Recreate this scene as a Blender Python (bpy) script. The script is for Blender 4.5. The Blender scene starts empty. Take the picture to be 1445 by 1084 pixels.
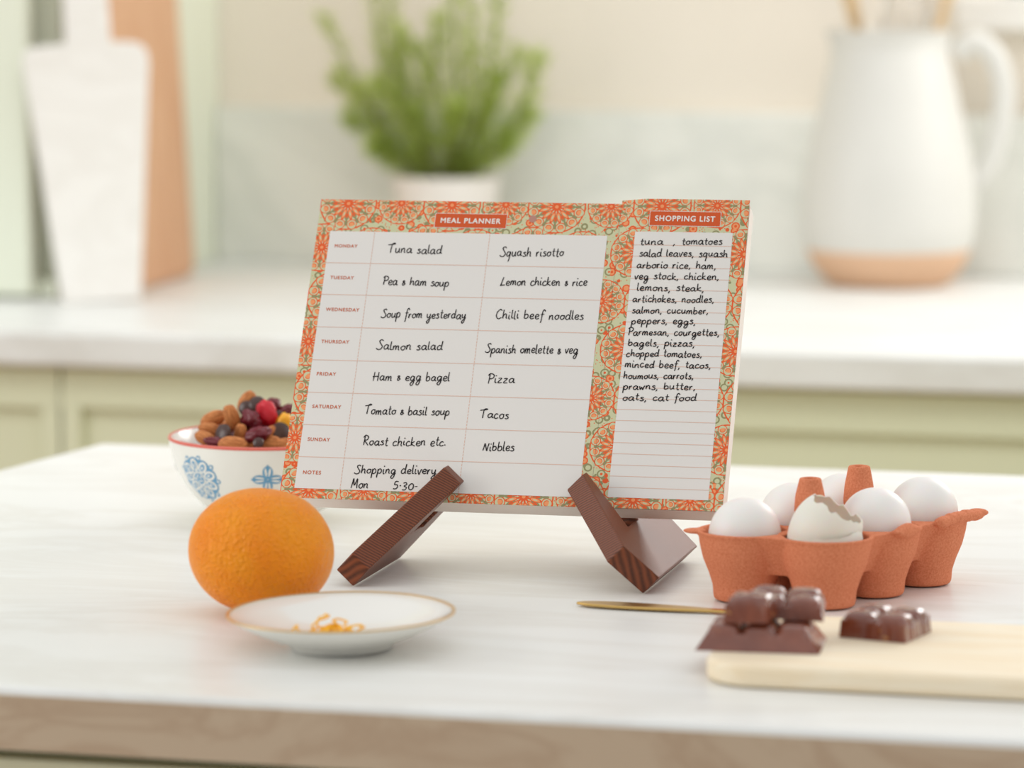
import bpy, bmesh, math, random
from mathutils import Vector, Matrix, noise
random.seed(7)
S = bpy.context.scene
COL = S.collection
TZ = 0.9                                   # height of both worktops
rad = math.radians

# ------------------------------------------------------------------ camera, light, exposure
F_PX, PITCH, YAW = 5200.0, rad(7.0056), rad(14.003)
fwd = Vector((-math.sin(YAW)*math.cos(PITCH), math.cos(YAW)*math.cos(PITCH), -math.sin(PITCH)))
rgt = Vector((math.cos(YAW), math.sin(YAW), 0)); upv = rgt.cross(fwd)
cam = bpy.data.cameras.new('camera'); cam_o = bpy.data.objects.new('camera', cam); COL.objects.link(cam_o)
cm = Matrix((rgt, upv, -fwd)).transposed().to_4x4(); cm.translation = (0, 0, TZ+.42); cam_o.matrix_world = cm
cam.sensor_width = 36; cam.lens = F_PX/1445*36; cam.clip_start = .05
cam.dof.use_dof = True; cam.dof.focus_distance = 2.42; cam.dof.aperture_fstop = 4.8
S.camera = cam_o

W = bpy.data.worlds.new('daylight'); S.world = W; W.use_nodes = True
_wn = W.node_tree; _bg = _wn.nodes['Background']; _bg.inputs[0].default_value = (.975, .99, 1.0, 1)
_tc = _wn.nodes.new('ShaderNodeTexCoord'); _sx = _wn.nodes.new('ShaderNodeSeparateXYZ'); _mr = _wn.nodes.new('ShaderNodeMapRange')
_mr.inputs[1].default_value = 0; _mr.inputs[2].default_value = 1.0; _mr.inputs[3].default_value = .34; _mr.inputs[4].default_value = 1.0   # dim at the horizon, bright overhead
_wn.links.new(_tc.outputs['Generated'], _sx.inputs[0]); _wn.links.new(_sx.outputs[2], _mr.inputs[0]); _wn.links.new(_mr.outputs[0], _bg.inputs[1])

def area(name, loc, aim, sx, sy, power, col):
    l = bpy.data.lights.new(name, 'AREA'); l.shape = 'RECTANGLE'; l.size = sx; l.size_y = sy
    l.energy = power; l.color = col
    o = bpy.data.objects.new(name, l); COL.objects.link(o); o.location = loc
    o.rotation_euler = (Vector(aim)-Vector(loc)).to_track_quat('-Z', 'Y').to_euler(); return o
area('window_daylight', (.3, 4.3, 1.85), (-.7, 2.3, .9), 1.0, .7, 14, (1, .98, .95))
area('side_window_daylight', (1.9, 3.2, 1.9), (-1.2, 3.9, 1.0), 1.8, 1.5, 10, (1, .98, .95))
area('left_window_daylight', (-3.0, 1.3, 1.75), (-.6, 2.3, .95), 1.5, 1.3, 22, (1, .99, .965))
area('added_fill_over_the_aisle', (-.85, 2.6, 2.15), (-.95, 4.5, 1.45), 1.6, .5, 7.5, (1, .985, .96))  # unseen fill light, added to brighten the back wall and base cabinets

S.view_settings.view_transform = 'Standard'; S.view_settings.look = 'None'
S.view_settings.gamma = 1; S.view_settings.use_curve_mapping = False
S.view_settings.exposure = 0.1
S.cycles.use_denoising = True

# ------------------------------------------------------------------ materials
def lin(c):
    c = [x/255 for x in c]
    return tuple(x/12.92 if x <= .04045 else ((x+.055)/1.055)**2.4 for x in c)+(1,)
class X:                                    # a socket with arithmetic, for procedural patterns
    nt = None
    def __init__(s, v): s.v = v
    @staticmethod
    def op(kind, *a):
        n = X.nt.nodes.new('ShaderNodeMath'); n.operation = kind
        for i, q in enumerate(a):
            q = q.v if isinstance(q, X) else q
            if isinstance(q, (int, float)): n.inputs[i].default_value = q
            else: X.nt.links.new(q, n.inputs[i])
        return X(n.outputs[0])
    def __add__(s, o): return X.op('ADD', s, o)
    __radd__ = __add__
    def __sub__(s, o): return X.op('SUBTRACT', s, o)
    def __rsub__(s, o): return X.op('SUBTRACT', o, s)
    def __mul__(s, o): return X.op('MULTIPLY', s, o)
    __rmul__ = __mul__
    def __truediv__(s, o): return X.op('DIVIDE', s, o)
    def __lt__(s, o): return X.op('LESS_THAN', s, o)
    def __gt__(s, o): return X.op('GREATER_THAN', s, o)
def mixc(fac, a, b):
    n = X.nt.nodes.new('ShaderNodeMix'); n.data_type = 'RGBA'
    for i, q in ((0, fac), (6, a), (7, b)):
        q = q.v if isinstance(q, X) else q
        if isinstance(q, (tuple, int, float)): n.inputs[i].default_value = q
        else: X.nt.links.new(q, n.inputs[i])
    return n.outputs[2]
def mat(name, col, rough=.5, spec=.5, metal=0, sss=0, coat=0, trans=0):
    m = bpy.data.materials.new(name); m.use_nodes = True; X.nt = m.node_tree
    b = m.node_tree.nodes['Principled BSDF']
    if isinstance(col, tuple): b.inputs['Base Color'].default_value = lin(col)
    b.inputs['Roughness'].default_value = rough; b.inputs['Specular IOR Level'].default_value = spec
    b.inputs['Metallic'].default_value = metal; b.inputs['Coat Weight'].default_value = coat
    b.inputs['Transmission Weight'].default_value = trans
    if sss:
        b.inputs['Subsurface Weight'].default_value = sss; b.inputs['Subsurface Scale'].default_value = .004
    m['b'] = b.name; return m
def bsdf(m): X.nt = m.node_tree; return m.node_tree.nodes[m['b']]
def link(a, b): X.nt.links.new(a.v if isinstance(a, X) else a, b)
def coords(scale=(1, 1, 1), rot=(0, 0, 0)):
    t = X.nt.nodes.new('ShaderNodeTexCoord'); mp = X.nt.nodes.new('ShaderNodeMapping')
    mp.inputs['Scale'].default_value = scale; mp.inputs['Rotation'].default_value = rot
    X.nt.links.new(t.outputs['Object'], mp.inputs[0]); return mp.outputs[0]
def noise_tex(vec, scale, detail=4, rough=.55, dist=0):
    n = X.nt.nodes.new('ShaderNodeTexNoise'); n.inputs['Scale'].default_value = scale
    n.inputs['Detail'].default_value = detail; n.inputs['Roughness'].default_value = rough
    n.inputs['Distortion'].default_value = dist
    X.nt.links.new(vec, n.inputs['Vector']); return n.outputs[0]
def voronoi(vec, scale, feature='F1', out='Distance'):
    n = X.nt.nodes.new('ShaderNodeTexVoronoi'); n.feature = feature; n.inputs['Scale'].default_value = scale
    X.nt.links.new(vec, n.inputs['Vector']); return n.outputs[out]
def ramp(f, stops):
    n = X.nt.nodes.new('ShaderNodeValToRGB'); e = n.color_ramp.elements
    while len(e) < len(stops): e.new(.5)
    for k, (p, c) in zip(e, stops): k.position = p; k.color = lin(c)
    link(f, n.inputs[0]); return n.outputs[0]
def bump(m, h, strength, dist=.001):
    n = X.nt.nodes.new('ShaderNodeBump'); n.inputs['Strength'].default_value = strength
    n.inputs['Distance'].default_value = dist
    link(h, n.inputs['Height']); X.nt.links.new(n.outputs[0], bsdf(m).inputs['Normal'])

def stone(name, base, vein, rough, scale=2.2, amount=.5):
    m = mat(name, None, rough); b = bsdf(m)
    v = coords((1, 2.6, 2), (0, 0, .25))
    n = noise_tex(v, scale, 7, .6, 1.6)
    d = X.op('ABSOLUTE', X(n)-.5)
    f = X.op('SUBTRACT', 1.0, X.op('MINIMUM', d*14, 1.0))
    g = noise_tex(v, scale*.7, 3)
    f = f*amount*X.op('SMOOTH_MIN', X(g)*1.5, 1.0, .2)
    c = mixc(f, lin(base), lin(vein)); link(c, b.inputs['Base Color']); return m
M = {}
M['worktop'] = stone('white marbled worktop', (239, 239, 235), (219, 215, 206), .34)
M['edge_shade'] = stone('veined edging with shade in its beige', (214, 197, 171), (180, 150, 120), .4, 5.5, .45)  # darker beige carries the front edge's shade in the colour
M['counter'] = stone('pale stone worktop', (236, 237, 234), (212, 210, 202), .4, 1.4)
M['splash'] = stone('pale grey stone', (240, 240, 232), (218, 220, 212), .35, 2.0, .7)
M['wall'] = mat('warm beige paint', (240, 231, 217), .8, .2)
bump(M['wall'], noise_tex(coords(), 180), .08)
M['trim'] = mat('white gloss paint', (243, 240, 233), .35)
M['green'] = mat('sage green paint', (224, 227, 196), .45)
M['green2'] = mat('pale sage paint', (234, 238, 219), .45)
M['floor'] = mat('pale oak boards', None, .5)
_b = bsdf(M['floor']); link(ramp(noise_tex(coords((2, 14, 2)), 3, 5), [(.3, (150, 104, 58)), (.7, (176, 126, 74))]), _b.inputs['Base Color'])
M['glass'] = None
def glass_mat():
    m = bpy.data.materials.new('window glass'); m.use_nodes = True; nt = m.node_tree; nt.nodes.clear()
    o = nt.nodes.new('ShaderNodeOutputMaterial'); mx = nt.nodes.new('ShaderNodeMixShader')
    t = nt.nodes.new('ShaderNodeBsdfTransparent'); g = nt.nodes.new('ShaderNodeBsdfGlossy'); g.inputs['Roughness'].default_value = .02
    f = nt.nodes.new('ShaderNodeFresnel'); f.inputs[0].default_value = 1.45
    nt.links.new(f.outputs[0], mx.inputs[0]); nt.links.new(t.outputs[0], mx.inputs[1]); nt.links.new(g.outputs[0], mx.inputs[2])
    nt.links.new(mx.outputs[0], o.inputs[0]); return m
M['glass'] = glass_mat()
M['paper'] = mat('uncoated white paper', (231, 227, 221), .75, .2)
M['edge'] = mat('stacked page edges', None, .7, .2)
_b = bsdf(M['edge'])
_s = X.nt.nodes.new('ShaderNodeSeparateXYZ'); link(coords(), _s.inputs[0])
_st = X.op('SINE', X(_s.outputs[2])*14000)*.5+.5
_nz = noise_tex(coords((90, 90, 900)), 3, 3)
link(mixc(X(_nz)*.5, mixc(_st*.35, lin((250, 247, 241)), lin((224, 214, 200))), lin((240, 208, 184))), _b.inputs['Base Color'])
M['print'] = mat('terracotta printing ink', (212, 92, 48), .7, .2)
M['rule'] = mat('thin pale terracotta rule', (226, 186, 166), .7, .2)
M['day'] = mat('terracotta lettering', (205, 104, 66), .7, .2)
M['white_ink'] = mat('white lettering', (240, 234, 226), .7, .2)
M['ink'] = mat('black pen ink', (38, 33, 34), .6, .2)
M['hole'] = mat('shaded page under punched hole', (188, 140, 126), .8, .1)
M['gold'] = mat('brushed gold metal', (206, 170, 104), .3, metal=1)
M['gilt'] = mat('gilt line', (226, 190, 130), .3, metal=.7)
M['china'] = mat('glazed white china', (240, 238, 231), .14, coat=.3)
M['bowl'] = mat('glazed cream china', (241, 238, 228), .2, coat=.3)
M['red_line'] = mat('coral red glaze', (224, 108, 92), .3)
M['blue'] = mat('blue underglaze paint', (104, 160, 196), .3)
M['jug'] = mat('glazed white stoneware', (219, 217, 210), .45, coat=.05)
M['clay'] = mat('bare terracotta clay', (222, 184, 152), .75, .2)
M['egg'] = mat('white eggshell', (242, 238, 233), .42, .4, sss=.25)
M['shell'] = mat('cracked white eggshell', (238, 231, 220), .5, .3, sss=.3)
M['pulp'] = mat('terracotta moulded pulp', None, .9, .1)
_b = bsdf(M['pulp']); _v = coords()
link(ramp(noise_tex(_v, 900, 3), [(.3, (208, 120, 84)), (.7, (228, 146, 110))]), _b.inputs['Base Color'])
bump(M['pulp'], noise_tex(_v, 700, 3), .25, .0006)
M['orange'] = mat('orange peel', None, .38, .33, sss=.05)
_b = bsdf(M['orange']); _b.inputs['Subsurface Scale'].default_value = .012; _v = coords()
link(ramp(noise_tex(_v, 30, 3), [(.3, (252, 140, 0)), (.7, (255, 158, 6))]), _b.inputs['Base Color'])
_vo = voronoi(_v, 540, 'SMOOTH_F1')
bump(M['orange'], X(_vo)+X(noise_tex(_v, 600, 2))*.5, 1.0, .0017)
M['zest'] = mat('orange zest', (255, 192, 40), .5, .4, sss=.0)
def choc(name, c1, c2, spots):
    m = mat(name, None, .17, .6); b = bsdf(m); v = coords()
    c = ramp(noise_tex(v, 60, 3), [(.35, c1), (.7, c2)])
    g = X.nt.nodes.new('ShaderNodeNewGeometry'); sp = X.nt.nodes.new('ShaderNodeSeparateXYZ'); link(g.outputs['Normal'], sp.inputs[0])
    side = X(sp.outputs[2]) < .5
    nut = X(noise_tex(v, 130, 2)) > spots
    link(mixc(nut*side, c, lin((168, 112, 62))), b.inputs['Base Color']); b.inputs['Coat Weight'].default_value = .6; b.inputs['Coat Roughness'].default_value = .1; return m
M['choc'] = choc('milk chocolate with nuts', (112, 54, 34), (134, 70, 46), .70)
M['dark'] = mat('dark chocolate', (72, 48, 42), .3, .5)
M['almond'] = mat('almond skin', None, .6, .3)
_b = bsdf(M['almond']); _v = coords((1, 1, .16))
link(ramp(noise_tex(_v, 900, 3), [(.3, (166, 94, 48)), (.7, (222, 148, 88))]), _b.inputs['Base Color'])
bump(M['almond'], noise_tex(_v, 900, 3), .4, .0006)
M['cranberry'] = mat('dried cranberry', (112, 26, 38), .3, .5, sss=.1)
M['cherry'] = mat('dried red fruit', (206, 30, 48), .3, .5, sss=.3)
M['yellow'] = mat('candied yellow fruit', (244, 178, 40), .35, .5, sss=.3)
bump(M['cranberry'], noise_tex((bsdf(M['cranberry']), coords())[1], 240, 4), .5, .002)
bump(M['cherry'], noise_tex((bsdf(M['cherry']), coords())[1], 260, 4), .5, .002)
M['pale_wood'] = mat('pale lime wood', None, .5, .3)
_b = bsdf(M['pale_wood']); _v = coords((2, 26, 12), (0, 0, 0))
link(ramp(noise_tex(_v, 5, 6, .6, .5), [(.3, (246, 224, 188)), (.7, (253, 241, 217))]), _b.inputs['Base Color'])
M['spoon'] = mat('beech wood', (228, 196, 150), .55, .3)
M['copper'] = mat('reddish brown wood', None, .45, .3)
_b = bsdf(M['copper']); link(ramp(noise_tex(coords((20, 20, 2)), 4, 5), [(.3, (206, 152, 114)), (.7, (224, 182, 146))]), _b.inputs['Base Color'])
M['marble'] = stone('white marble', (244, 241, 235), (226, 221, 212), .3, 5, .4)
M['steel'] = mat('whisk steel', (220, 218, 212), .3, metal=1)
M['pot'] = mat('matt white ceramic', (236, 230, 222), .6, .3)
M['soil'] = mat('dark potting soil', (62, 52, 40), .95, .1)
M['stem'] = mat('green brown stem', (122, 124, 66), .7, .2)
M['leaf'] = mat('fresh green needles', None, .5, .3)
_b = bsdf(M['leaf']); link(ramp(noise_tex(coords(), 30, 2), [(.35, (176, 196, 100)), (.65, (218, 228, 154))]), _b.inputs['Base Color'])
_nt = M['leaf'].node_tree; _tr = _nt.nodes.new('ShaderNodeBsdfTranslucent'); _tr.inputs[0].default_value = lin((224, 234, 130))
_mx = _nt.nodes.new('ShaderNodeMixShader'); _mx.inputs[0].default_value = .5
_nt.links.new(_b.outputs[0], _mx.inputs[1]); _nt.links.new(_tr.outputs[0], _mx.inputs[2])
_nt.links.new(_mx.outputs[0], _nt.nodes['Material Output'].inputs[0])
def easel_wood():
    m = mat('dark stained open grain wood', None, .4, .35); b = bsdf(m)
    s = X.nt.nodes.new('ShaderNodeSeparateXYZ'); link(coords(), s.inputs[0])
    v = coords((1, 1, 1))
    n = noise_tex(v, 26, 2)
    k = X(s.outputs[0])*.12+X(s.outputs[1])*.8+X(s.outputs[2])*.2
    w = X.op('SINE', k*(6.283/.00115)+X(n)*16)*.5+.5
    g = noise_tex(v, 420, 3)
    c = mixc(w*.9, lin((132, 70, 42)), lin((50, 26, 18)))
    c = mixc(X(g)*.45, c, lin((140, 80, 50)))
    link(c, b.inputs['Base Color']); bump(m, w, .25, .0005); return m
M['easel'] = easel_wood()

def mandala():
    m = mat('printed mandala pattern', None, .7, .2); b = bsdf(m)
    s = X.nt.nodes.new('ShaderNodeSeparateXYZ'); link(coords((1000, 1000, 1000)), s.inputs[0])
    u, v = X(s.outputs[0]), X(s.outputs[1])
    PX, PY = 72.8, 70.5
    best = th = None
    for cu, cv, R in ((19.6, 217.5, 20.5), (57, 218.5, 16.5), (77.8, 184, 18.5), (39.6, 182.5, 17.5)):
        dx = X.op('WRAP', u-cu, PX/2, -PX/2); dy = X.op('WRAP', v-cv, PY/2, -PY/2)
        r = X.op('SQRT', dx*dx+dy*dy)/R; t = X.op('ARCTAN2', dy, dx)
        if best is None: best, th = r, t
        else:
            k = r < best; th = th+k*(t-th); best = X.op('MINIMUM', best, r)
    n = 12
    a = th*(n/6.28318)
    f1 = X.op('ABSOLUTE', X.op('FRACT', a+20)-.5)*2           # 0 on a petal's axis, 1 between petals
    f2 = 1-f1
    l1, l2 = f1*best*(3.14159/n), f2*best*(3.14159/n)
    sage, red, peach, olive = lin((206, 206, 166)), lin((232, 98, 52)), lin((242, 158, 106)), lin((150, 146, 104))
    def pet(lat, s0, L, wd):
        p, q = (best-s0)/L, lat/wd; return p*p+q*q
    # ground between the rosettes
    vec = X.nt.nodes.new('ShaderNodeCombineXYZ'); link(u, vec.inputs[0]); link(v, vec.inputs[1])
    d = X(voronoi(vec.outputs[0], .17)); cl = voronoi(vec.outputs[0], .17, 'F1', 'Color')
    sc = X.nt.nodes.new('ShaderNodeSeparateColor'); link(cl, sc.inputs[0]); rn = X(sc.outputs[0])
    c = sage
    c = mixc((d < .52)*(rn > .45), c, olive)
    c = mixc((d < .5)*(rn < .45), c, red)
    c = mixc(d < .36, c, sage)
    c = mixc((d < .36)*(rn < .45), c, peach)
    c = mixc(d < .17, c, red)
    fine = X(voronoi(vec.outputs[0], .5)) < .2
    c = mixc(fine*(d > .5), c, red)
    # rosette
    disc = best < .98
    c = mixc(disc, c, red)
    c = mixc((best < .93), c, sage)
    e = pet(l1, .80, .19, .18); c = mixc(e < 1, c, red); c = mixc(e < .68, c, sage); c = mixc((e < .34)*(best < .84), c, red); c = mixc((e < .2)*(best < .86), c, peach)
    e2 = pet(l2, .72, .11, .05); c = mixc(e2 < 1, c, olive)
    c = mixc(best < .6, c, sage)
    e = pet(l2, .46, .17, .075); c = mixc(e < 1, c, olive); c = mixc(e < .25, c, red)
    e = pet(l1, .40, .23, .075); c = mixc(e < 1, c, red); c = mixc(e < .5, c, peach); c = mixc(e < .12, c, sage)
    c = mixc(best < .22, c, sage)
    e = pet(l1, .15, .1, .035); c = mixc(e < 1, c, red)
    c = mixc(best < .06, c, peach)
    link(c, b.inputs['Base Color']); return m
M['mandala'] = mandala()

# ------------------------------------------------------------------ mesh helpers
class MB:
    def __init__(s): s.v, s.f = [], []
    def add(s, vs, fs):
        o = len(s.v); s.v += [tuple(p) for p in vs]; s.f += [tuple(i+o for i in f) for f in fs]; return s
    def box(s, x0, x1, y0, y1, z0, z1, T=None):
        vs = [Vector((x, y, z)) for z in (z0, z1) for y in (y0, y1) for x in (x0, x1)]
        if T: vs = [T @ p for p in vs]
        return s.add(vs, [(0, 2, 3, 1), (4, 5, 7, 6), (0, 1, 5, 4), (2, 6, 7, 3), (0, 4, 6, 2), (1, 3, 7, 5)])
    def prism(s, poly, z0, z1, T=None):      # polygon in XY pushed along Z
        n = len(poly); vs = [Vector((x, y, z)) for z in (z0, z1) for x, y in poly]
        if T: vs = [T @ p for p in vs]
        return s.add(vs, [tuple(range(n-1, -1, -1)), tuple(range(n, 2*n))]+[(i, (i+1) % n, n+(i+1) % n, n+i) for i in range(n)])
    def lathe(s, prof, n=48, T=None, close=False, wob=None):
        vs = []; m = len(prof)
        for r, z in prof:
            for k in range(n):
                a = 6.283185*k/n; q = wob(a, r, z) if wob else 1
                vs.append(Vector((r*q*math.cos(a), r*q*math.sin(a), z)))
        if T: vs = [T @ p for p in vs]
        fs = []
        for i in range(m if close else m-1):
            j = (i+1) % m
            fs += [(i*n+k, i*n+(k+1) % n, j*n+(k+1) % n, j*n+k) for k in range(n)]
        return s.add(vs, fs)
    def tube(s, pts, rs, n=8, flat=1.0, cap=True, ref=Vector((0, 0, 1))):
        pts = [Vector(p) for p in pts]; m = len(pts)
        if not hasattr(rs, '__len__'): rs = [rs]*m
        vs = []; prev = None
        for i, p in enumerate(pts):
            t = (pts[min(i+1, m-1)]-pts[max(i-1, 0)]).normalized()
            if prev is None:
                a = t.cross(ref)
                if a.length < 1e-3: a = t.cross(Vector((1, 0, 0)))
            else: a = prev-t*prev.dot(t)
            a.normalize(); b = t.cross(a); prev = a
            for k in range(n):
                w = 6.283185*k/n; vs.append(p+a*rs[i]*math.cos(w)+b*rs[i]*flat*math.sin(w))
        fs = [(i*n+k, i*n+(k+1) % n, (i+1)*n+(k+1) % n, (i+1)*n+k) for i in range(m-1) for k in range(n)]
        if cap: fs += [tuple(range(n-1, -1, -1)), tuple(range((m-1)*n, m*n))]
        return s.add(vs, fs)
    def ball(s, c, r, nu=20, nv=12, T=None, fn=None):
        c = Vector(c); vs = []
        for j in range(nv+1):
            ph = math.pi*j/nv
            for i in range(nu):
                th = 6.283185*i/nu
                d = Vector((math.sin(ph)*math.cos(th), math.sin(ph)*math.sin(th), math.cos(ph)))
                k = fn(d) if fn else 1
                p = Vector((d.x*r[0], d.y*r[1], d.z*r[2]))*k
                vs.append(c+(T @ p if T else p))
        return s.add(vs, [(j*nu+i, (j+1)*nu+i, (j+1)*nu+(i+1) % nu, j*nu+(i+1) % nu) for j in range(nv) for i in range(nu)])
    def grid(s, fn, nu, nv):
        vs = [fn(i/nu, j/nv) for j in range(nv+1) for i in range(nu+1)]; w = nu+1
        return s.add(vs, [(j*w+i, j*w+i+1, (j+1)*w+i+1, (j+1)*w+i) for j in range(nv) for i in range(nu)])
    def build(s, name, m, parent=None, smooth=True, angle=38, bevel=0, seg=3, subsurf=0, weld=True):
        me = bpy.data.meshes.new(name); me.from_pydata([tuple(p) for p in s.v], [], s.f); me.update()
        if weld:
            bm = bmesh.new(); bm.from_mesh(me); bmesh.ops.remove_doubles(bm, verts=bm.verts, dist=1e-7)
            bmesh.ops.recalc_face_normals(bm, faces=bm.faces); bm.to_mesh(me); bm.free()
        me.materials.append(M[m] if isinstance(m, str) else m)
        if smooth:
            me.polygons.foreach_set('use_smooth', [True]*len(me.polygons)); me.set_sharp_from_angle(angle=rad(angle))
        o = bpy.data.objects.new(name, me); COL.objects.link(o)
        if parent: o.parent = parent
        if bevel:
            b = o.modifiers.new('bevel', 'BEVEL'); b.width = bevel; b.segments = seg; b.limit_method = 'ANGLE'; b.angle_limit = rad(40)
            b.harden_normals = False
        if subsurf:
            q = o.modifiers.new('sub', 'SUBSURF'); q.levels = q.render_levels = subsurf
        return o
def tag(o, label=None, cat=None, group=None, kind=None):
    if label: o['label'] = label
    if cat: o['category'] = cat
    if group: o['group'] = group
    if kind: o['kind'] = kind
    return o
def empty(name, loc, rot=None, **k):
    o = bpy.data.objects.new(name, None); COL.objects.link(o); o.location = loc; o.empty_display_size = .02
    if rot is not None: o.rotation_euler = rot
    return tag(o, **k)
def move(o, loc, rot=(0, 0, 0)): o.location = loc; o.rotation_euler = rot; return o
def rounded(x0, x1, y0, y1, r, n=8):
    p = []
    for cx, cy, a in ((x1-r, y1-r, 0), (x0+r, y1-r, 90), (x0+r, y0+r, 180), (x1-r, y0+r, 270)):
        p += [(cx+r*math.cos(rad(a+90*i/n)), cy+r*math.sin(rad(a+90*i/n))) for i in range(n+1)]
    return p
def catmull(p, k=5):
    if len(p) < 3: return [tuple(q) for q in p]
    p = [tuple(q) for q in p]; e = [p[0]]+p+[p[-1]]; out = []
    for i in range(1, len(e)-2):
        for j in range(k):
            t = j/k; a, b, c, d = e[i-1], e[i], e[i+1], e[i+2]
            out.append(tuple(.5*(2*b[q]+(c[q]-a[q])*t+(2*a[q]-5*b[q]+4*c[q]-d[q])*t*t+(3*b[q]-a[q]-3*c[q]+d[q])*t**3) for q in range(len(a))))
    return out+[p[-1]]

# ------------------------------------------------------------------ the setting
WALL_Y, CAB_X = 4.52, -1.515
b = MB(); b.box(-4, 3, -1, 4.6, -.05, 0); b.build('floor', 'floor').__setitem__('kind', 'structure')
b = MB()
b.box(-3.2, -.515, WALL_Y, WALL_Y+.12, 0, 2.7); b.box(-.515, 1.0, WALL_Y, WALL_Y+.12, 0, 1.2)
b.box(1.0, 2.6, WALL_Y, WALL_Y+.12, 0, 2.7); b.box(-.515, 1.0, WALL_Y, WALL_Y+.12, 2.3, 2.7)
b.build('wall_back', 'wall', smooth=False).__setitem__('kind', 'structure')
win = empty('window_1', (0, WALL_Y, 0), kind='structure')
b = MB()
b.box(-.515, -.46, .0, .07, 1.255, 2.3); b.box(.945, 1.0, .0, .07, 1.255, 2.3); b.box(.21, .27, .0, .07, 1.255, 2.3)
b.box(-.46, .945, .0, .07, 2.25, 2.3); b.box(-.46, .945, .0, .07, 1.255, 1.3)
b.build('window_frame', 'trim', win, smooth=False, bevel=.003)
b = MB(); b.box(-.565, 1.05, -.05, .09, 1.2, 1.243); b.build('window_sill', 'trim', win, bevel=.006)
b = MB(); b.box(-.47, .95, .03, .036, 1.29, 2.26); b.build('window_pane', 'glass', win, smooth=False)

# ------------------------------------------------------------------ back counter run
b = MB(); b.box(CAB_X+.001, 1.6, 4.5, WALL_Y-.0005, TZ+.0003, 1.097)
tag(b.build('splashback', 'splash', bevel=.003), 'pale grey veined stone splashback slab along the beige wall', 'splashback')
b = MB(); b.box(-2.6, 1.6, 3.64, WALL_Y-.0005, TZ-.038, TZ)
tag(b.build('counter_worktop', 'counter', bevel=.005), 'long white stone worktop running along the back wall', 'worktop')
def base_cabinet(x0, x1, label, doors):
    root = empty('base_cabinet', (x0, 3.665, 0), label=label, cat='cabinet', group='sage base cabinets under the back worktop')
    w = x1-x0
    c = MB(); c.box(.0, w, .022, .8, .1, TZ-.0385); c.build('carcass', 'green', root, smooth=False)
    c = MB(); c.box(.01, w-.01, .07, .75, 0, .1); c.build('plinth', 'green', root, smooth=False)
    for i in range(doors):
        a, e = w*i/doors+.0015, w*(i+1)/doors-.0015
        d = MB(); z0, z1, st, rl = .105, TZ-.0415, .021, .042
        d.box(a, e, 0, .02, z1-rl, z1); d.box(a, e, 0, .02, z0, z0+.06)
        d.box(a, a+st, 0, .02, z0+.06, z1-rl); d.box(e-st, e, 0, .02, z0+.06, z1-rl)
        f = d.build('door', 'green', root, smooth=False, bevel=.0015)
        p = MB(); p.box(a+st, e-st, .011, .02, z0+.06, z1-rl); p.build('door_panel', 'green', f, smooth=False)
base_cabinet(-2.01, -1.41, 'sage green base cabinet at the far left of the back counter', 1)
base_cabinet(-1.41, -.78, 'sage green base cabinet seen left of the planner and behind the nut bowl', 1)
base_cabinet(-.78, .22, 'sage green base cabinet seen right of the planner and behind the eggs', 1)
root = empty('tall_cabinet', (CAB_X, 3.955, TZ), label='pale sage tall cabinet standing on the counter behind the leaning boards', cat='cabinet')
b = MB(); dp = WALL_Y-3.957
b.box(-.018, 0, .075, dp, .001, 1.4); b.box(-.7, -.682, .02, dp, .001, 1.4); b.box(-.682, -.018, dp-.018, dp, .001, 1.4)
b.box(-.682, -.018, .02, dp-.018, .001, .02); b.box(-.682, -.018, .02, dp-.018, .46, .478); b.box(-.682, -.018, .02, dp-.018, 1.38, 1.4)
b.box(-.09, -.018, .05, .066, .02, 1.38)  # backing added behind the door gap so it looks less black
b.build('carcass', 'green2', root, smooth=False)
b = MB(); b.box(-.7, -.04, -.004, .016, .004, 1.38); b.build('door', 'green2', root, smooth=False, bevel=.004)

# ------------------------------------------------------------------ island
b = MB(); b.prism([(-1.2035, 1.8966), (.55, 1.8966), (.55, 2.848), (-1.0604, 2.848)], TZ-.036, TZ)
tag(b.build('island_worktop', 'worktop', bevel=.004), 'white marbled island worktop carrying the planner, eggs and orange', 'worktop')
b = MB(); b.box(-1.2, .549, 1.8950, 1.8964, TZ-.0352, TZ-.0042)  # thin strip added over the edge to make it look shaded
o = b.build('edge_shade_strip', 'edge_shade', bpy.data.objects['island_worktop'], smooth=False); tag(o, 'veined front edge with shade put into its beige colour')
root = empty('island_cabinet', (-.3, 2.35, 0), label='olive green island cabinet below the marbled worktop', cat='cabinet')
b = MB(); b.prism([(-.84, -.43), (.8, -.43), (.8, .47), (-.72, .47)], 0, TZ-.0365); b.build('carcass', 'green', root, smooth=False)
for i in range(3):
    b = MB(); b.box(-.82+.54*i, -.82+.54*i+.53, -.448, -.4305, .1, TZ-.042); b.build('door', 'green', root, smooth=False, bevel=.002)

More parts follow.
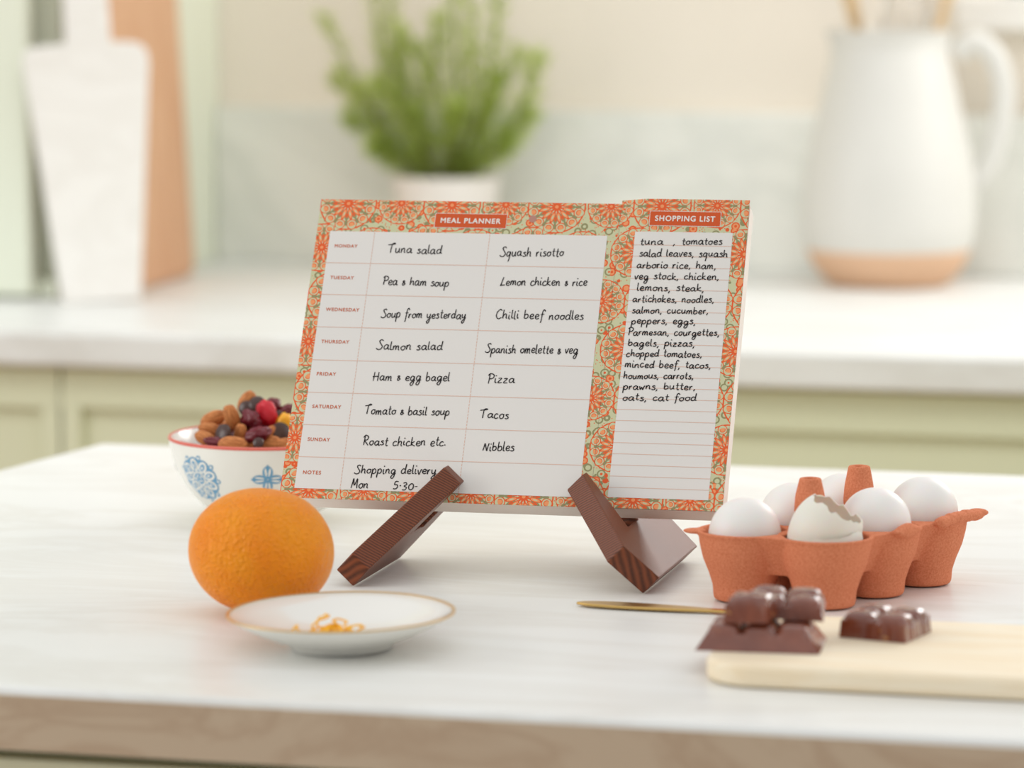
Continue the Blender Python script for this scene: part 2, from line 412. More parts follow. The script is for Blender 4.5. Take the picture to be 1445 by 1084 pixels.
# ------------------------------------------------------------------ boards leaning on the tall cabinet
root = empty('chopping_board', (-1.487, 3.985, TZ), rot=(0, rad(-3.3), 0), label='reddish brown wooden board leaning on the cabinet behind the marble paddle', cat='chopping board')
b = MB()
T = Matrix(((0, 0, 1, 0), (1, 0, 0, 0), (0, 1, 0, 0), (0, 0, 0, 1)))
b.prism(rounded(0, .3, .0005, .42, .022), 0, .018, T); b.build('board', 'copper', root, bevel=.004)
root = empty('marble_paddle', (-1.468, 3.951, TZ), rot=(rad(-2.2), rad(-2.3), rad(25)), label='white marble paddle board with handle upright on the back counter', cat='serving board')
def paddle():
    p = []
    for x, z in ((-.046, 0), (-.0745, .27)): p.append((x, z))
    p += catmull([(-.0745, .272), (-.072, .286), (-.06, .292), (-.026, .294)], 4)
    p += [(-.024, .42)]; p += catmull([(-.024, .42), (-.015, .432), (0, .436), (.015, .432), (.024, .42)], 3)
    p += catmull([(.026, .294), (.05, .293), (.064, .286), (.068, .27)], 4)
    p += [(.044, 0)]
    out = []
    for q in p:
        if not out or (abs(q[0]-out[-1][0])+abs(q[1]-out[-1][1])) > 1e-5: out.append(q)
    return out
T = Matrix(((1, 0, 0, 0), (0, 0, 1, 0), (0, 1, 0, .0006), (0, 0, 0, 1)))
b = MB(); b.prism(paddle(), -.012, 0, T); b.build('slab', 'marble', root, bevel=.003)

# ------------------------------------------------------------------ white jug with utensils
JUG = Vector((-.6274, 4.3785, TZ)); 
root = empty('stoneware_jug', JUG, label='tall white stoneware jug with bare clay base holding utensils', cat='jug')
out = [(.066, 0), (.072, .004), (.086, .018), (.095, .034), (.0985, .044)]
out2 = [(.0985, .044), (.1035, .065), (.104, .095), (.101, .135), (.094, .172), (.086, .205), (.078, .24), (.0712, .268), (.068, .285), (.0705, .298), (.0725, .304)]
inn = [(.0695, .304), (.0655, .296), (.063, .285), (.066, .268), (.073, .24), (.081, .205), (.089, .172), (.096, .135), (.098, .095), (.096, .06), (.08, .02), (.0, .012)]
spout = lambda a, r, z: 1+(.10*max(0, math.cos(a-rad(195)))**8*max(0, min(1, (z-.26)/.04)))
b = MB(); b.lathe([(r, z) for r, z in catmull(out2, 4)]+inn, 56, wob=spout); body = b.build('body', 'jug', root, angle=60)
b = MB(); b.lathe([(0, 0)]+catmull(out, 4), 56); tag(b.build('clay_base', 'clay', root, angle=50), 'bare pale terracotta base band')
hp = catmull([(.076, 0, .275), (.09, 0, .2875), (.108, 0, .287), (.125, 0, .268), (.134, 0, .237), (.133, 0, .203), (.125, 0, .168), (.115, 0, .14), (.0985, 0, .122)], 5)
b = MB(); b.tube(hp, [.0135+.003*abs(i/(len(hp)-1)-.5) for i in range(len(hp))], 14, .72, ref=Vector((0, 1, 0)))
o = b.build('handle', 'jug', root, angle=70); o.rotation_euler = (0, 0, rad(10))
def utensil(name, p0, p1, label, cat):
    p0, p1 = Vector(p0), Vector(p1); d = p1-p0
    q = d.to_track_quat('Z', 'Y'); r = empty(name, JUG+p0, label=label, cat=cat, group='utensils standing in the white jug'); r.rotation_euler = q.to_euler()
    return r, d.length
r, L = utensil('wooden_spatula', (.02, .03, .02), (-.068, .0, .42), 'broad wooden spatula leaning left out of the white jug', 'utensil')
b = MB(); pr = [(-.008, .0), (-.008, .24), (-.013, .275), (-.026, .3), (-.037, .335), (-.037, .42), (-.02, .44), (.02, .44), (.037, .42), (.037, .335), (.026, .3), (.013, .275), (.008, .24), (.008, 0)]
T = Matrix(((1, 0, 0, 0), (0, 0, 1, 0), (0, 1, 0, 0), (0, 0, 0, 1))); b.prism(pr, -.004, .004, T); b.build('blade', 'spoon', r, bevel=.003)
r, L = utensil('wooden_spoon', (-.02, .008, .02), (.083, .004, .41), 'slim wooden spoon leaning right out of the white jug', 'utensil')
b = MB(); b.tube([(0, 0, 0), (0, 0, L*.8)], .0055, 10); b.build('handle', 'spoon', r)
b = MB(); b.ball((0, 0, L*.8+.03), (.022, .008, .034), 18, 12); b.build('spoon_bowl', 'spoon', r)
r, L = utensil('wire_whisk', (.017, -.014, .02), (.020, -.014, .4), 'wire balloon whisk standing upright in the white jug', 'utensil')
b = MB(); b.tube([(0, 0, 0), (0, 0, .19)], .008, 12); b.build('handle', 'steel', r)
for k in range(5):
    a = math.pi*k/5
    pts = catmull([(-.006*math.cos(a), -.006*math.sin(a), .19), (-.022*math.cos(a), -.022*math.sin(a), .25), (-.028*math.cos(a), -.028*math.sin(a), .31), (0, 0, .36), (.028*math.cos(a), .028*math.sin(a), .31), (.022*math.cos(a), .022*math.sin(a), .25), (.006*math.cos(a), .006*math.sin(a), .19)], 6)
    b = MB(); b.tube(pts, .0013, 6); b.build('wire', 'steel', r)

# ------------------------------------------------------------------ potted herb
POT = Vector((-1.1709, 4.36, TZ))
root = empty('potted_rosemary', POT, label='bushy green rosemary in a white pot on the back counter', cat='potted plant')
b = MB(); b.lathe([(0, 0), (.045, 0), (.049, .003), (.0665, .119), (.0675, .122), (.064, .123), (.0625, .118), (.058, .09), (0, .09)], 48); b.build('pot', 'pot', root)
b = MB(); b.lathe([(0, .108), (.03, .112), (.0615, .108), (.06, .1), (0, .1)], 32); tag(b.build('soil', 'soil', root), 'dark soil')
def px2(x, y): return ((x-637)/1143+.0, (248-y)/1146+.117)
stems = [((615, 560, 520, 468), (248, 190, 120, 20)), ((600, 540, 500, 470), (248, 175, 135, 105)), ((610, 560, 545, 530), (248, 150, 60, -70)),
         ((620, 590, 568, 560), (248, 150, 50, -80)), ((628, 600, 605, 590), (248, 180, 120, 60)), ((640, 640, 628, 640), (248, 170, 90, 20)),
         ((645, 660, 655, 650), (248, 150, 50, -60)), ((650, 672, 690, 684), (248, 150, 60, -50)), ((655, 690, 715, 722), (248, 150, 60, -40)),
         ((660, 715, 760, 782), (248, 190, 130, 72)), ((655, 700, 745, 768), (248, 210, 175, 150)), ((610, 570, 530, 505), (248, 215, 180, 160)),
         ((640, 665, 690, 705), (248, 200, 150, 110)), ((630, 610, 580, 556), (248, 200, 140, 110)), ((648, 690, 700, 735), (248, 190, 120, 70)), ((620, 600, 575, 590), (248, 190, 110, 40)), ((650, 680, 720, 742), (248, 225, 205, 190)), ((612, 585, 560, 548), (248, 225, 205, 196)), ((640, 645, 660, 668), (248, 205, 170, 140)), ((625, 615, 612, 604), (248, 210, 180, 150))]
for k, (xs, ys) in enumerate(stems):
    dy = random.uniform(-.06, .05)
    pts = []
    for i in range(4):
        x, z = px2(xs[i], ys[i]); pts.append(((x*.55 if i == 0 else x), dy*i/3*(1 if i else 0)+random.uniform(-.008, .008), z-(.01 if i == 0 else 0)))
    pts = catmull(pts, 8)
    b = MB(); b.tube(pts, [.0022*(1-.6*i/len(pts)) for i in range(len(pts))], 6); st = b.build('stem', 'stem', root)
    b = MB(); P = [Vector(p) for p in pts]
    for i in range(2, len(P)):
        f = i/len(P); t = (P[i]-P[i-1]).normalized()
        for j in range(10 if i > 5 else 4):
            c = P[i-1].lerp(P[i], random.random())
            a = random.uniform(0, 6.28); s1 = t.cross(Vector((math.cos(a), math.sin(a), .3))).normalized()
            d = (t*random.uniform(.4, 1.0)+s1*random.uniform(.7, 1.1)).normalized(); w = d.cross(t).normalized()
            Ln = random.uniform(.022, .042)*(1.05-.4*f); wd = .0014
            tipd = d*Ln+Vector((0, 0, .002)); mid = c+d*Ln*.5; up2 = w.cross(d)*.0006
            b.add([c, mid+w*wd+up2, c+tipd, mid-w*wd+up2, mid-up2], [(0, 1, 2), (0, 2, 3), (0, 4, 1), (1, 4, 2), (2, 4, 3), (3, 4, 0)])
    tag(b.build('needles', 'leaf', st, smooth=False, weld=False), kind='stuff')

# ------------------------------------------------------------------ the planner
PA, PT = rad(1.8), rad(30.52)
PX_ = Vector((math.cos(PA), math.sin(PA), 0)); PU = Vector((-math.sin(PA)*math.sin(PT), math.cos(PA)*math.sin(PT), math.cos(PT))); PN = PX_.cross(PU)
PO = Vector((-.73456, 2.30730, .94750))
PW, PH, PD = .297, .2205, .0165
pl = empty('meal_planner_pad', PO, label='thick meal planner pad with orange mandala border standing on the wooden easel', cat='planner pad')
pl.rotation_euler = Matrix((PX_, PU, PN)).transposed().to_euler()
b = MB(); b.box(0, PW, 0, PH, -PD, -.0004); b.build('page_block', 'edge', pl, smooth=False)
SU = .2098                                                   # perforation between planner and list
def curl(u, v):
    q = max(0, (v-.15)/.07); s = max(0, min(1, (u-SU+.002)/.02))
    return s*(.0005+.0034*q*q)
def sheet_pt(u, v, h): return Vector((u, v+(.0022*max(0, (v-.15)/.07) if u > SU+1e-6 else 0), h+(curl(u, v) if u > SU+1e-6 else 0)))
b = MB(); b.box(0, SU-.0002, 0, PH, -.0004, 0); b.build('planner_sheet', 'mandala', pl, smooth=False)
def flat(name, x0, x1, y0, y1, h, m, parent, n=1):
    q = MB(); q.grid(lambda s, t: sheet_pt(x0+(x1-x0)*s, y0+(y1-y0)*t, h), n, 24 if n > 1 else 1); return q.build(name, m, parent, smooth=n > 1)
ls = MB()
ls.grid(lambda s, t: sheet_pt(SU+.00001+(PW-SU)*s, PH*t, .0001), 16, 40); ls.grid(lambda s, t: sheet_pt(SU+.00001+(PW-SU)*s, PH*t, -.0003), 16, 40)
lst = ls.build('shopping_list_sheet', 'mandala', pl)
H1, H2, H3 = .00012, .00022, .00032
mm = .001
grid = flat('planner_grid', 9.5*mm, 202*mm, 6.8*mm, 196.4*mm, H1, 'paper', pl)
b = MB()
def rule(bm, x0, y0, x1, y1, w, h):
    if abs(y1-y0) < abs(x1-x0):
        n = 8; 
        for i in range(n):
            a, e = x0+(x1-x0)*i/n, x0+(x1-x0)*(i+1)/n
            bm.add([sheet_pt(a, y0-w/2, h), sheet_pt(e, y0-w/2, h), sheet_pt(e, y0+w/2, h), sheet_pt(a, y0+w/2, h)], [(0, 1, 2, 3)])
    else: bm.add([sheet_pt(x0-w/2, y0, h), sheet_pt(x0+w/2, y0, h), sheet_pt(x0+w/2, y1, h), sheet_pt(x0-w/2, y1, h)], [(0, 1, 2, 3)])
for v in (172.4, 148.6, 124.4, 100.0, 76.2, 52.6, 29.4): rule(b, 9.5*mm, v*mm, 202*mm, v*mm, .0004, H2)
for u in (40.8, 121.2):
    v = 6.8
    while v < 196: rule(b, u*mm, v*mm, u*mm, min(196.4, v+1.7)*mm, .0004, H2); v += 2.4
b.build('grid_lines', 'rule', grid, smooth=False)
lp = MB(); lp.grid(lambda s, t: sheet_pt((221+66.3*s)*mm, (7.4+190.2*t)*mm, .0001+H1), 12, 40); listp = lp.build('list_panel', 'paper', lst)
b = MB()
for i in range(23): rule(b, 221*mm, (188.2-i*7.9)*mm, 287.3*mm, (188.2-i*7.9)*mm, .00034, .0001+H2)
b.build('list_lines', 'rule', listp, smooth=False)
def banner(x0, x1, y0, y1, par, dh, nm):
    q = MB(); q.grid(lambda s, t: sheet_pt((x0-.35+(x1-x0+.7)*s)*mm, (y0-.35+(y1-y0+.7)*t)*mm, dh+H1), 8, 6); q.build(nm+'_border', 'white_ink', par)
    q = MB(); q.grid(lambda s, t: sheet_pt((x0+(x1-x0)*s)*mm, (y0+(y1-y0)*t)*mm, dh+H2), 8, 6); return q.build(nm, 'print', par)
bn = banner(82, 131.5, 200.7, 211, pl, 0, 'title_banner')
bn2 = banner(230.4, 278.2, 202, 211.8, lst, .0001, 'list_banner')
def text(name, body, width, cx, cy, m, parent, h, bold=.012, left=False, maxh=None):
    c = bpy.data.curves.new(name, 'FONT'); c.body = body; c.size = 1; c.space_character = 1.16
    t = bpy.data.objects.new('t', c); COL.objects.link(t); bpy.context.view_layer.update()
    me = bpy.data.meshes.new_from_object(t.evaluated_get(bpy.context.evaluated_depsgraph_get()))
    bpy.data.objects.remove(t); bpy.data.curves.remove(c)
    xs = [v.co.x for v in me.vertices]; ys = [v.co.y for v in me.vertices]
    s = width/(max(xs)-min(xs)); x0 = cx if left else cx-width/2; yc = (min(ys)+max(ys))/2
    for v in me.vertices: v.co = sheet_pt(x0+(v.co.x-min(xs))*s, cy+(v.co.y-yc)*s, h)
    if bold:                                              # heavier strokes: the outline repeated a hair to each side
        q = bmesh.new(); q.from_mesh(me); g0 = list(q.verts)+list(q.edges)+list(q.faces)
        for dx, dy in ((1, 0), (-1, 0), (0, 1), (0, -1), (.7, .7), (-.7, -.7)):
            d = bmesh.ops.duplicate(q, geom=g0)['geom']; bmesh.ops.translate(q, verts=[e for e in d if isinstance(e, bmesh.types.BMVert)], vec=(dx*bold*s*1.3, dy*bold*s*1.3, (1+len(q.faces)/max(1, len(me.polygons)))*5e-6))
        q.to_mesh(me); q.free()
    me.name = name; me.materials.clear(); me.materials.append(M[m]); o = bpy.data.objects.new(name, me); COL.objects.link(o); o.parent = parent; return o
text('banner_text', 'MEAL PLANNER', .0415, .10675, .2058, 'white_ink', bn, H3, .022)
text('banner_text', 'SHOPPING LIST', .0405, .2543, .2069, 'white_ink', bn2, .0001+H3, .022)
for i, (w, tx) in enumerate(((15.8, 'MONDAY'), (16.4, 'TUESDAY'), (23.2, 'WEDNESDAY'), (19.2, 'THURSDAY'), (13.2, 'FRIDAY'), (19.8, 'SATURDAY'), (15.2, 'SUNDAY'), (12.2, 'NOTES'))):
    text('day_name', tx, w*mm, 14.1*mm, (185.2-i*23.85)*mm, 'day', grid, H2, .016, True)
b = MB(); b.add([(0, 0, 0)]+[(.0027*math.cos(6.283*k/24), .0027*math.sin(6.283*k/24), 0) for k in range(24)], [(0, k+1, (k+1) % 24+1) for k in range(24)])
o = b.build('punched_hole', 'hole', pl, smooth=False); o.location = (.1496, .2081, H1)

G = {  # pen strokes on an x-height of 1: (advance, strokes)
'a': (1.1, [[(.85, .8), (.5, 1), (.12, .65), (.12, .2), (.4, 0), (.75, .35), (.86, .95), (.86, .25), (1.0, 0), (1.15, .12)]]),
'b': (1.0, [[(.1, 1.9), (.1, .9), (.12, .15), (.4, 0), (.78, .2), (.82, .65), (.55, .95), (.25, .8), (.12, .5)]]),
'c': (.92, [[(.82, .8), (.5, 1), (.12, .6), (.2, .1), (.55, 0), (.92, .2)]]),
'd': (1.1, [[(.8, .8), (.45, 1), (.1, .6), (.15, .12), (.45, 0), (.8, .4), (.9, 2.0), (.86, .9), (.88, .15), (1.12, .1)]]),
'e': (.92, [[(.12, .45), (.6, .52), (.82, .8), (.5, 1.02), (.18, .75), (.15, .25), (.5, 0), (.92, .2)]]),
'f': (.8, [[(.95, 1.6), (.7, 1.98), (.42, 1.6), (.38, .4), (.33, -.6), (.2, -.85)], [(.05, .95), (.8, 1.05)]]),
'g': (1.1, [[(.82, .8), (.45, 1), (.1, .6), (.2, .1), (.5, .05), (.8, .5), (.87, .95), (.85, -.4), (.55, -1.0), (.2, -.8), (.4, -.3), (1.1, .15)]]),
'h': (1.02, [[(.1, 1.95), (.1, 1), (.1, 0), (.16, .55), (.48, .98), (.74, .8), (.76, .12), (1.0, .05)]]),
'i': (.46, [[(.14, 1), (.15, .25), (.28, 0), (.44, .12)], [(.12, 1.5), (.2, 1.62), (.26, 1.5)]]),
'k': (.95, [[(.1, 1.95), (.1, 1), (.1, 0)], [(.75, 1), (.15, .5), (.75, .05), (.95, .08)]]),
'l': (.42, [[(.1, 1.95), (.1, .9), (.12, .2), (.28, 0), (.42, .1)]]),
'm': (1.4, [[(.1, 1), (.1, .5), (.1, 0), (.16, .6), (.42, 1), (.6, .8), (.62, 0), (.68, .6), (.95, 1), (1.13, .8), (1.15, .15), (1.38, .05)]]),
'n': (1.0, [[(.1, 1), (.1, .5), (.1, 0), (.16, .6), (.48, 1), (.72, .8), (.74, .15), (.98, .05)]]),
'o': (.95, [[(.5, 1), (.12, .7), (.12, .25), (.45, 0), (.8, .3), (.8, .75), (.5, 1), (.7, .88), (.95, .92)]]),
'p': (1.0, [[(.1, 1), (.1, 0), (.08, -.95), (.12, .4), (.42, 1), (.8, .8), (.8, .25), (.45, 0), (.15, .2)]]),
'q': (1.05, [[(.8, .8), (.45, 1), (.1, .6), (.2, .08), (.5, .05), (.8, .6), (.87, 1), (.82, .2), (.7, -.9), (.6, -1.1)]]),
'r': (.72, [[(.1, 1), (.11, .5), (.12, 0), (.18, .55), (.36, .95), (.6, .92)]]),
's': (.8, [[(.72, .85), (.45, 1), (.2, .8), (.58, .5), (.72, .2), (.4, 0), (.05, .12)]]),
't': (.72, [[(.36, 1.75), (.34, .9), (.34, .25), (.5, 0), (.72, .12)], [(.05, 1.08), (.72, 1.12)]]),
'u': (1.03, [[(.1, 1), (.12, .25), (.4, 0), (.74, .4), (.8, 1), (.82, .2), (1.02, .05)]]),
'v': (.85, [[(.05, 1), (.38, 0), (.7, 1), (.88, .92)]]),
'w': (1.15, [[(.05, 1), (.25, .05), (.5, .7), (.75, .05), (1.0, 1), (1.15, .9)]]),
'y': (1.05, [[(.1, 1), (.15, .4), (.42, .12), (.75, .5), (.82, 1), (.8, -.4), (.5, -1.05), (.2, -.75), (.5, -.3), (1.1, .2)]]),
'z': (.9, [[(.1, .95), (.72, 1), (.1, .05), (.85, .05)]]),
'T': (1.2, [[(-.3, 1.75), (.3, 1.85), (1.1, 2.0), (.85, 2.15), (.5, 1.9), (.42, 1), (.4, 0)]]),
'S': (1.15, [[(1.05, 1.8), (.7, 2.05), (.3, 1.75), (.6, 1.2), (1.0, .6), (.7, .05), (.2, .0), (-.15, .25)]]),
'P': (1.05, [[(.2, 2), (.2, 1), (.15, 0)], [(-.1, 1.7), (.3, 2.1), (.95, 1.85), (.9, 1.2), (.2, .95)]]),
'L': (1.1, [[(.5, 2), (.3, 1.1), (.1, .1), (.0, .05), (.4, .1), (1.05, .2)]]),
'C': (1.25, [[(1.1, 1.75), (.75, 2.05), (.2, 1.4), (.15, .5), (.6, 0), (1.2, .3)]]),
'H': (1.35, [[(.2, 2), (.2, 1), (.18, 0)], [(1.1, 2), (1.1, 1), (1.1, 0)], [(-.1, .95), (.6, 1.0), (1.25, 1.05)]]),
'M': (1.5, [[(.05, 0), (.2, 1.1), (.3, 2.0), (.65, .6), (1.1, 2.0), (1.2, .9), (1.3, 0)]]),
'R': (1.2, [[(.2, 2), (.2, 1), (.15, 0)], [(-.1, 1.6), (.3, 2.1), (.9, 1.8), (.8, 1.2), (.25, 1.0), (.7, .5), (1.15, 0)]]),
'N': (1.25, [[(.05, 0), (.2, .8), (.3, 1.6), (.6, .8), (.9, 0), (1.0, .8), (1.15, 1.7)]]),
'5': (.9, [[(.8, 1.7), (.3, 1.7), (.2, 1.0), (.6, 1.0), (.75, .5), (.5, .05), (.05, .1)]]),
'3': (.9, [[(.1, 1.6), (.5, 1.75), (.7, 1.35), (.3, .95), (.75, .6), (.5, .05), (.05, .1)]]),
'0': (.9, [[(.5, 1.5), (.1, 1.0), (.15, .3), (.5, .05), (.85, .5), (.8, 1.2), (.5, 1.5)]]),
'&': (.8, [[(.8, .2), (.5, .55), (.2, .85), (.4, 1.05), (.55, .85), (.2, .4), (.2, .1), (.45, 0), (.75, .5)]]),
',': (.5, [[(.25, .12), (.2, -.1), (.05, -.45)]]), '.': (.4, [[(.1, .0), (.18, .14), (.26, .0)]]), '*': (.4, [[(.1, .6), (.18, .74), (.26, .6)]]), '-': (.6, [[(.05, .65), (.5, .7)]]),
' ': (.75, [])}
PEN = .00034
def write(bm, s, x0, x1, y0, y1, xh, dh):
    """Pen writing from (x0, y0) to (x1, y1) on the sheet, millimetres."""
    GAP = .13; adv = sum(G[c][0]+GAP for c in s); sx = (x1-x0)/adv; x = x0; rnd = random.Random(s)
    for c in s:
        a, strokes = G[c]; dy = rnd.uniform(-.12, .12); kx = rnd.uniform(.96, 1.05); ky = rnd.uniform(.92, 1.08)
        for st in strokes:
            pts = catmull(st, 5)
            q = [(x+px*sx*kx+py*xh*.06, y0+(y1-y0)*(x-x0)/(x1-x0)+(py*ky+dy)*xh) for px, py in pts]
            n = len(q); ring = []
            for i in range(n):
                tx, ty = q[min(i+1, n-1)][0]-q[max(i-1, 0)][0], q[min(i+1, n-1)][1]-q[max(i-1, 0)][1]
                l = math.hypot(tx, ty) or 1; w = PEN*1000*(.85+.3*rnd.random()) if 0 < i < n-1 else PEN*700
                ring.append((q[i][0]-ty/l*w, q[i][1]+tx/l*w, q[i][0]+ty/l*w, q[i][1]-tx/l*w))
            bm.add([sheet_pt(p*mm, r*mm, dh) for a1, a2, b1, b2 in ring for p, r in ((a1, a2), (b1, b2))], [(2*i, 2*i+1, 2*i+3, 2*i+2) for i in range(n-1)])
        x += (a+GAP)*sx
MEALS = [
    ('Tuna salad', 52.2, 89.8, 180.6, 180.6),
    ('Squash risotto', 130.2, 174.0, 179.9, 180.5),
    ('Pea & ham soup', 51.3, 97.5, 156.4, 156.6),
    ('Lemon chicken & rice', 132.6, 192.2, 158.2, 159.0),
    ('Soup from yesterday', 53.3, 112.0, 132.3, 132.8),
    ('Chilli beef noodles', 131.9, 192.3, 133.6, 134.0),
    ('Salmon salad', 53.1, 98.7, 108.7, 109.4),
    ('Spanish omelette & veg', 128.0, 191.0, 108.2, 109.1),
    ('Ham & egg bagel', 53.0, 106.2, 85.8, 87.0),
    ('Pizza', 131.9, 150.6, 86.1, 86.7),
    ('Tomato & basil soup', 51.0, 109.0, 61.1, 62.4),
    ('Tacos', 129.9, 149.4, 61.0, 61.2),
    ('Roast chicken etc.', 52.3, 109.2, 39.0, 40.2),
    ('Nibbles', 134.0, 155.5, 37.7, 38.1),
    ('Shopping delivery', 49.4, 104.9, 18.4, 19.9),
    ('Mon', 48.0, 60.1, 8.0, 7.9),
    ('5*30-', 76.5, 93.8, 8.0, 8.3),
]
LIST = [
    ('tuna', 225.0, 241.4, 188.2, 188.6),
    (',', 247.6, 250.0, 188.5, 188.6),
    ('tomatoes', 253.4, 281.1, 188.8, 189.3),
    ('salad leaves, squash', 225.3, 285.6, 179.9, 180.9),
    ('arborio rice, ham,', 224.4, 278.7, 171.7, 172.4),
    ('veg stock, chicken,', 223.5, 281.3, 163.8, 164.5),
    ('lemons, steak,', 226.0, 272.1, 155.6, 156.2),
    ('artichokes, noodles,', 223.9, 279.4, 147.5, 148.3),
    ('salmon, cucumber,', 224.2, 276.3, 139.2, 140.2),
    ('peppers, eggs,', 224.6, 268.5, 131.6, 132.3),
    ('Parmesan, courgettes,', 223.3, 285.0, 123.3, 124.4),
    ('bagels, pizzas,', 223.9, 269.4, 115.5, 116.3),
    ('chopped tomatoes,', 223.4, 274.8, 107.8, 108.5),
    ('minced beef, tacos,', 223.3, 281.4, 99.9, 100.8),
    ('houmous, carrots,', 223.2, 270.6, 91.8, 92.7),
    ('prawns, butter,', 223.6, 272.7, 84.1, 85.1),
    ('oats, cat food', 224.1, 273.8, 76.2, 77.2),
]
for s, x0, x1, y0, y1 in MEALS:
    b = MB(); write(b, s, x0, x1, y0, y1, 3.3, H3); b.build('handwriting', 'ink', grid, smooth=False, weld=False)
for s, x0, x1, y0, y1 in LIST:
    b = MB(); write(b, s, x0, x1, y0, y1, 2.7, .0001+H3); b.build('handwriting', 'ink', listp, smooth=False, weld=False)

# ------------------------------------------------------------------ wooden easel: two crossed planks with a lip in front of the pad
root = empty('wooden_easel_stand', (-.573, 2.30, TZ), label='dark stained wooden easel of two slanted planks holding the planner', cat='easel')
def plank(foot, ang, L, mirror, yf, lowcut, ytail, reach, prong):
    """foot: lower edge on the worktop; profile in (s along the plank, y back)."""
    th = .0152; dyo = .0052 if mirror else .0022; sn, cs = math.sin(ang), math.cos(ang); tz = math.tan(PT)
    def ypl(s): return PO.y+dyo+(TZ+s*sn-PO.z)*tz                        # pad's front face at that height
    lipb = lambda s: ypl(s)-.0006
    sn0 = (PO.z-TZ-PD*math.sin(PT)-.0012)/sn-th*cs/sn                          # notch floor clears the pad
    yb = PO.y+dyo+PD*math.cos(PT)+.003
    prof = [(0, yf), (lowcut[0], lowcut[1]), (L-.002, lipb(L)-.0125), (L, lipb(L)-.0108), (L, lipb(L)), (sn0, lipb(sn0)), (sn0, yb+(TZ+sn0*sn-(PO.z-PD*math.sin(PT)))*tz*.0+.001)]
    back = lambda s: PO.y+dyo+PD/math.cos(PT)+.0032+(TZ+s*sn+th*cs-PO.z)*tz
    prof += [(sn0+.004, max(yb+.001, back(sn0+.004))), (prong, back(prong))]
    prof += [(prong, back(prong)+.02), (reach, ytail), (0, ytail)]
    m = MB(); vs = []
    for n in (0, th):
        for s, y in prof:
            vs.append((s, y-foot[1], n))
    k = len(prof)
    m.add(vs, [tuple(range(k-1, -1, -1)), tuple(range(k, 2*k))]+[(i, (i+1) % k, k+(i+1) % k, k+i) for i in range(k)])
    o = m.build('plank', 'easel', root, smooth=False, bevel=.0008, seg=2)
    d = -1 if mirror else 1
    A = Vector((d*cs, 0, sn)); N = Vector((-d*sn, 0, cs)) if not mirror else Vector((sn, 0, cs))
    Mx = Matrix((A, Vector((0, 1, 0)), N)).transposed().to_4x4(); Mx.translation = Vector(foot)-root.location
    o.matrix_local = Mx
    return o
plank((-.6668, 2.248, TZ+.0003), rad(47), .0835, False, 2.2495, (.016, 2.2485), 2.361, .08, .1)
plank((-.4798, 2.2709, TZ+.0003), rad(45), .0835, True, 2.2690, (.030, 2.2590), 2.395, .085, .125)

# ------------------------------------------------------------------ orange
def peel(d):
    a = math.atan2(d.y, d.x)
    return 1+.012*math.cos(2*a+.6)+.01*noise.noise(d*1.7)-.03*max(0, abs(d.z)-.86)/.14*.6
b = MB(); b.ball((0, 0, 0), (.0447, .0447, .0392), 72, 48, fn=peel)
o = b.build('orange', 'orange'); zmin = min(v.co.z for v in o.data.vertices)
o.location = (-.6949, 2.1462, TZ+.0393); o.rotation_euler = (rad(-6), rad(7), .5)
tag(o, 'whole bright orange with dimpled peel behind the small plate', 'fruit')

# ------------------------------------------------------------------ plate with zest
root = empty('small_plate', (-.6158, 2.0533, TZ), label='small white plate with thin gold rim holding orange zest', cat='plate')
root.rotation_euler = (0, rad(-.9), 0)
wv = lambda a, r, z: 1+(.006*math.cos(3*a+.8)+.004*math.cos(5*a))*(r/.067)**3
b = MB(); b.lathe([(0, .0035), (.026, .0035), (.0275, .0008), (.0305, .0008), (.0325, .004), (.045, .0085), (.058, .0148), (.0665, .0205), (.0672, .0214), (.0662, .0216), (.057, .0168), (.044, .0108), (.032, .0072), (.02, .0062), (0, .006)], 72, wob=wv)
pt = b.build('dish', 'china', root, angle=50)
b = MB(); b.lathe([(.0664, .0209), (.0676, .0211), (.0676, .0220), (.0666, .0222), (.0657, .0219)], 72, wob=wv, close=True); tag(b.build('rim_line', 'gilt', root), 'thin gold rim line')
def strand(p, r, n, rise, rr, seed, name, label, group):
    g = random.Random(seed); pts = []
    for i in range(n):
        a = i*.5+seed; k = 1+.25*g.uniform(-1, 1)
        pts.append((r*k*math.cos(a)+i*g.uniform(-.0002, .0004), r*.6*k*math.sin(a), rise(i/(n-1))))
    m = MB(); m.tube(catmull(pts, 4), rr, 6); o = m.build(name, 'zest'); o.location = p
    return tag(o, label, 'zest', group)
zb = (-.6158-.003, 2.0533-.004, TZ+.0072)
for k in range(16):
    a = k*2.4; q = .0022*math.sqrt(k)*1.2
    strand((zb[0]+q*math.cos(a)*1.35, zb[1]+q*math.sin(a), zb[2]+.0006+.0042*max(0, 1-k/11)), .0038, 10, lambda t, k=k: .0008+.0012*math.sin(t*5+k), .0007, k, 'zest_strand', 'short orange zest strand heaped in the middle of the small plate', 'zest strands heaped on the plate')
strand((zb[0]-.0095, zb[1]-.001, zb[2]), .0042, 13, lambda t: .0008+.0125*math.sin(t*3.0), .0006, 3, 'zest_strand', 'tall loop of zest standing at the left of the heap', 'zest curls')
strand((zb[0]+.0015, zb[1]+.002, zb[2]), .0045, 13, lambda t: .0008+.009*math.sin(t*3.0), .0006, 5, 'zest_strand', 'round curl of zest standing in the middle of the heap', 'zest curls')
strand((zb[0]+.0115, zb[1]-.001, zb[2]), .0052, 13, lambda t: .0008+.0075*math.sin(t*3.1), .0006, 9, 'zest_strand', 'curl of zest standing at the right of the heap', 'zest curls')
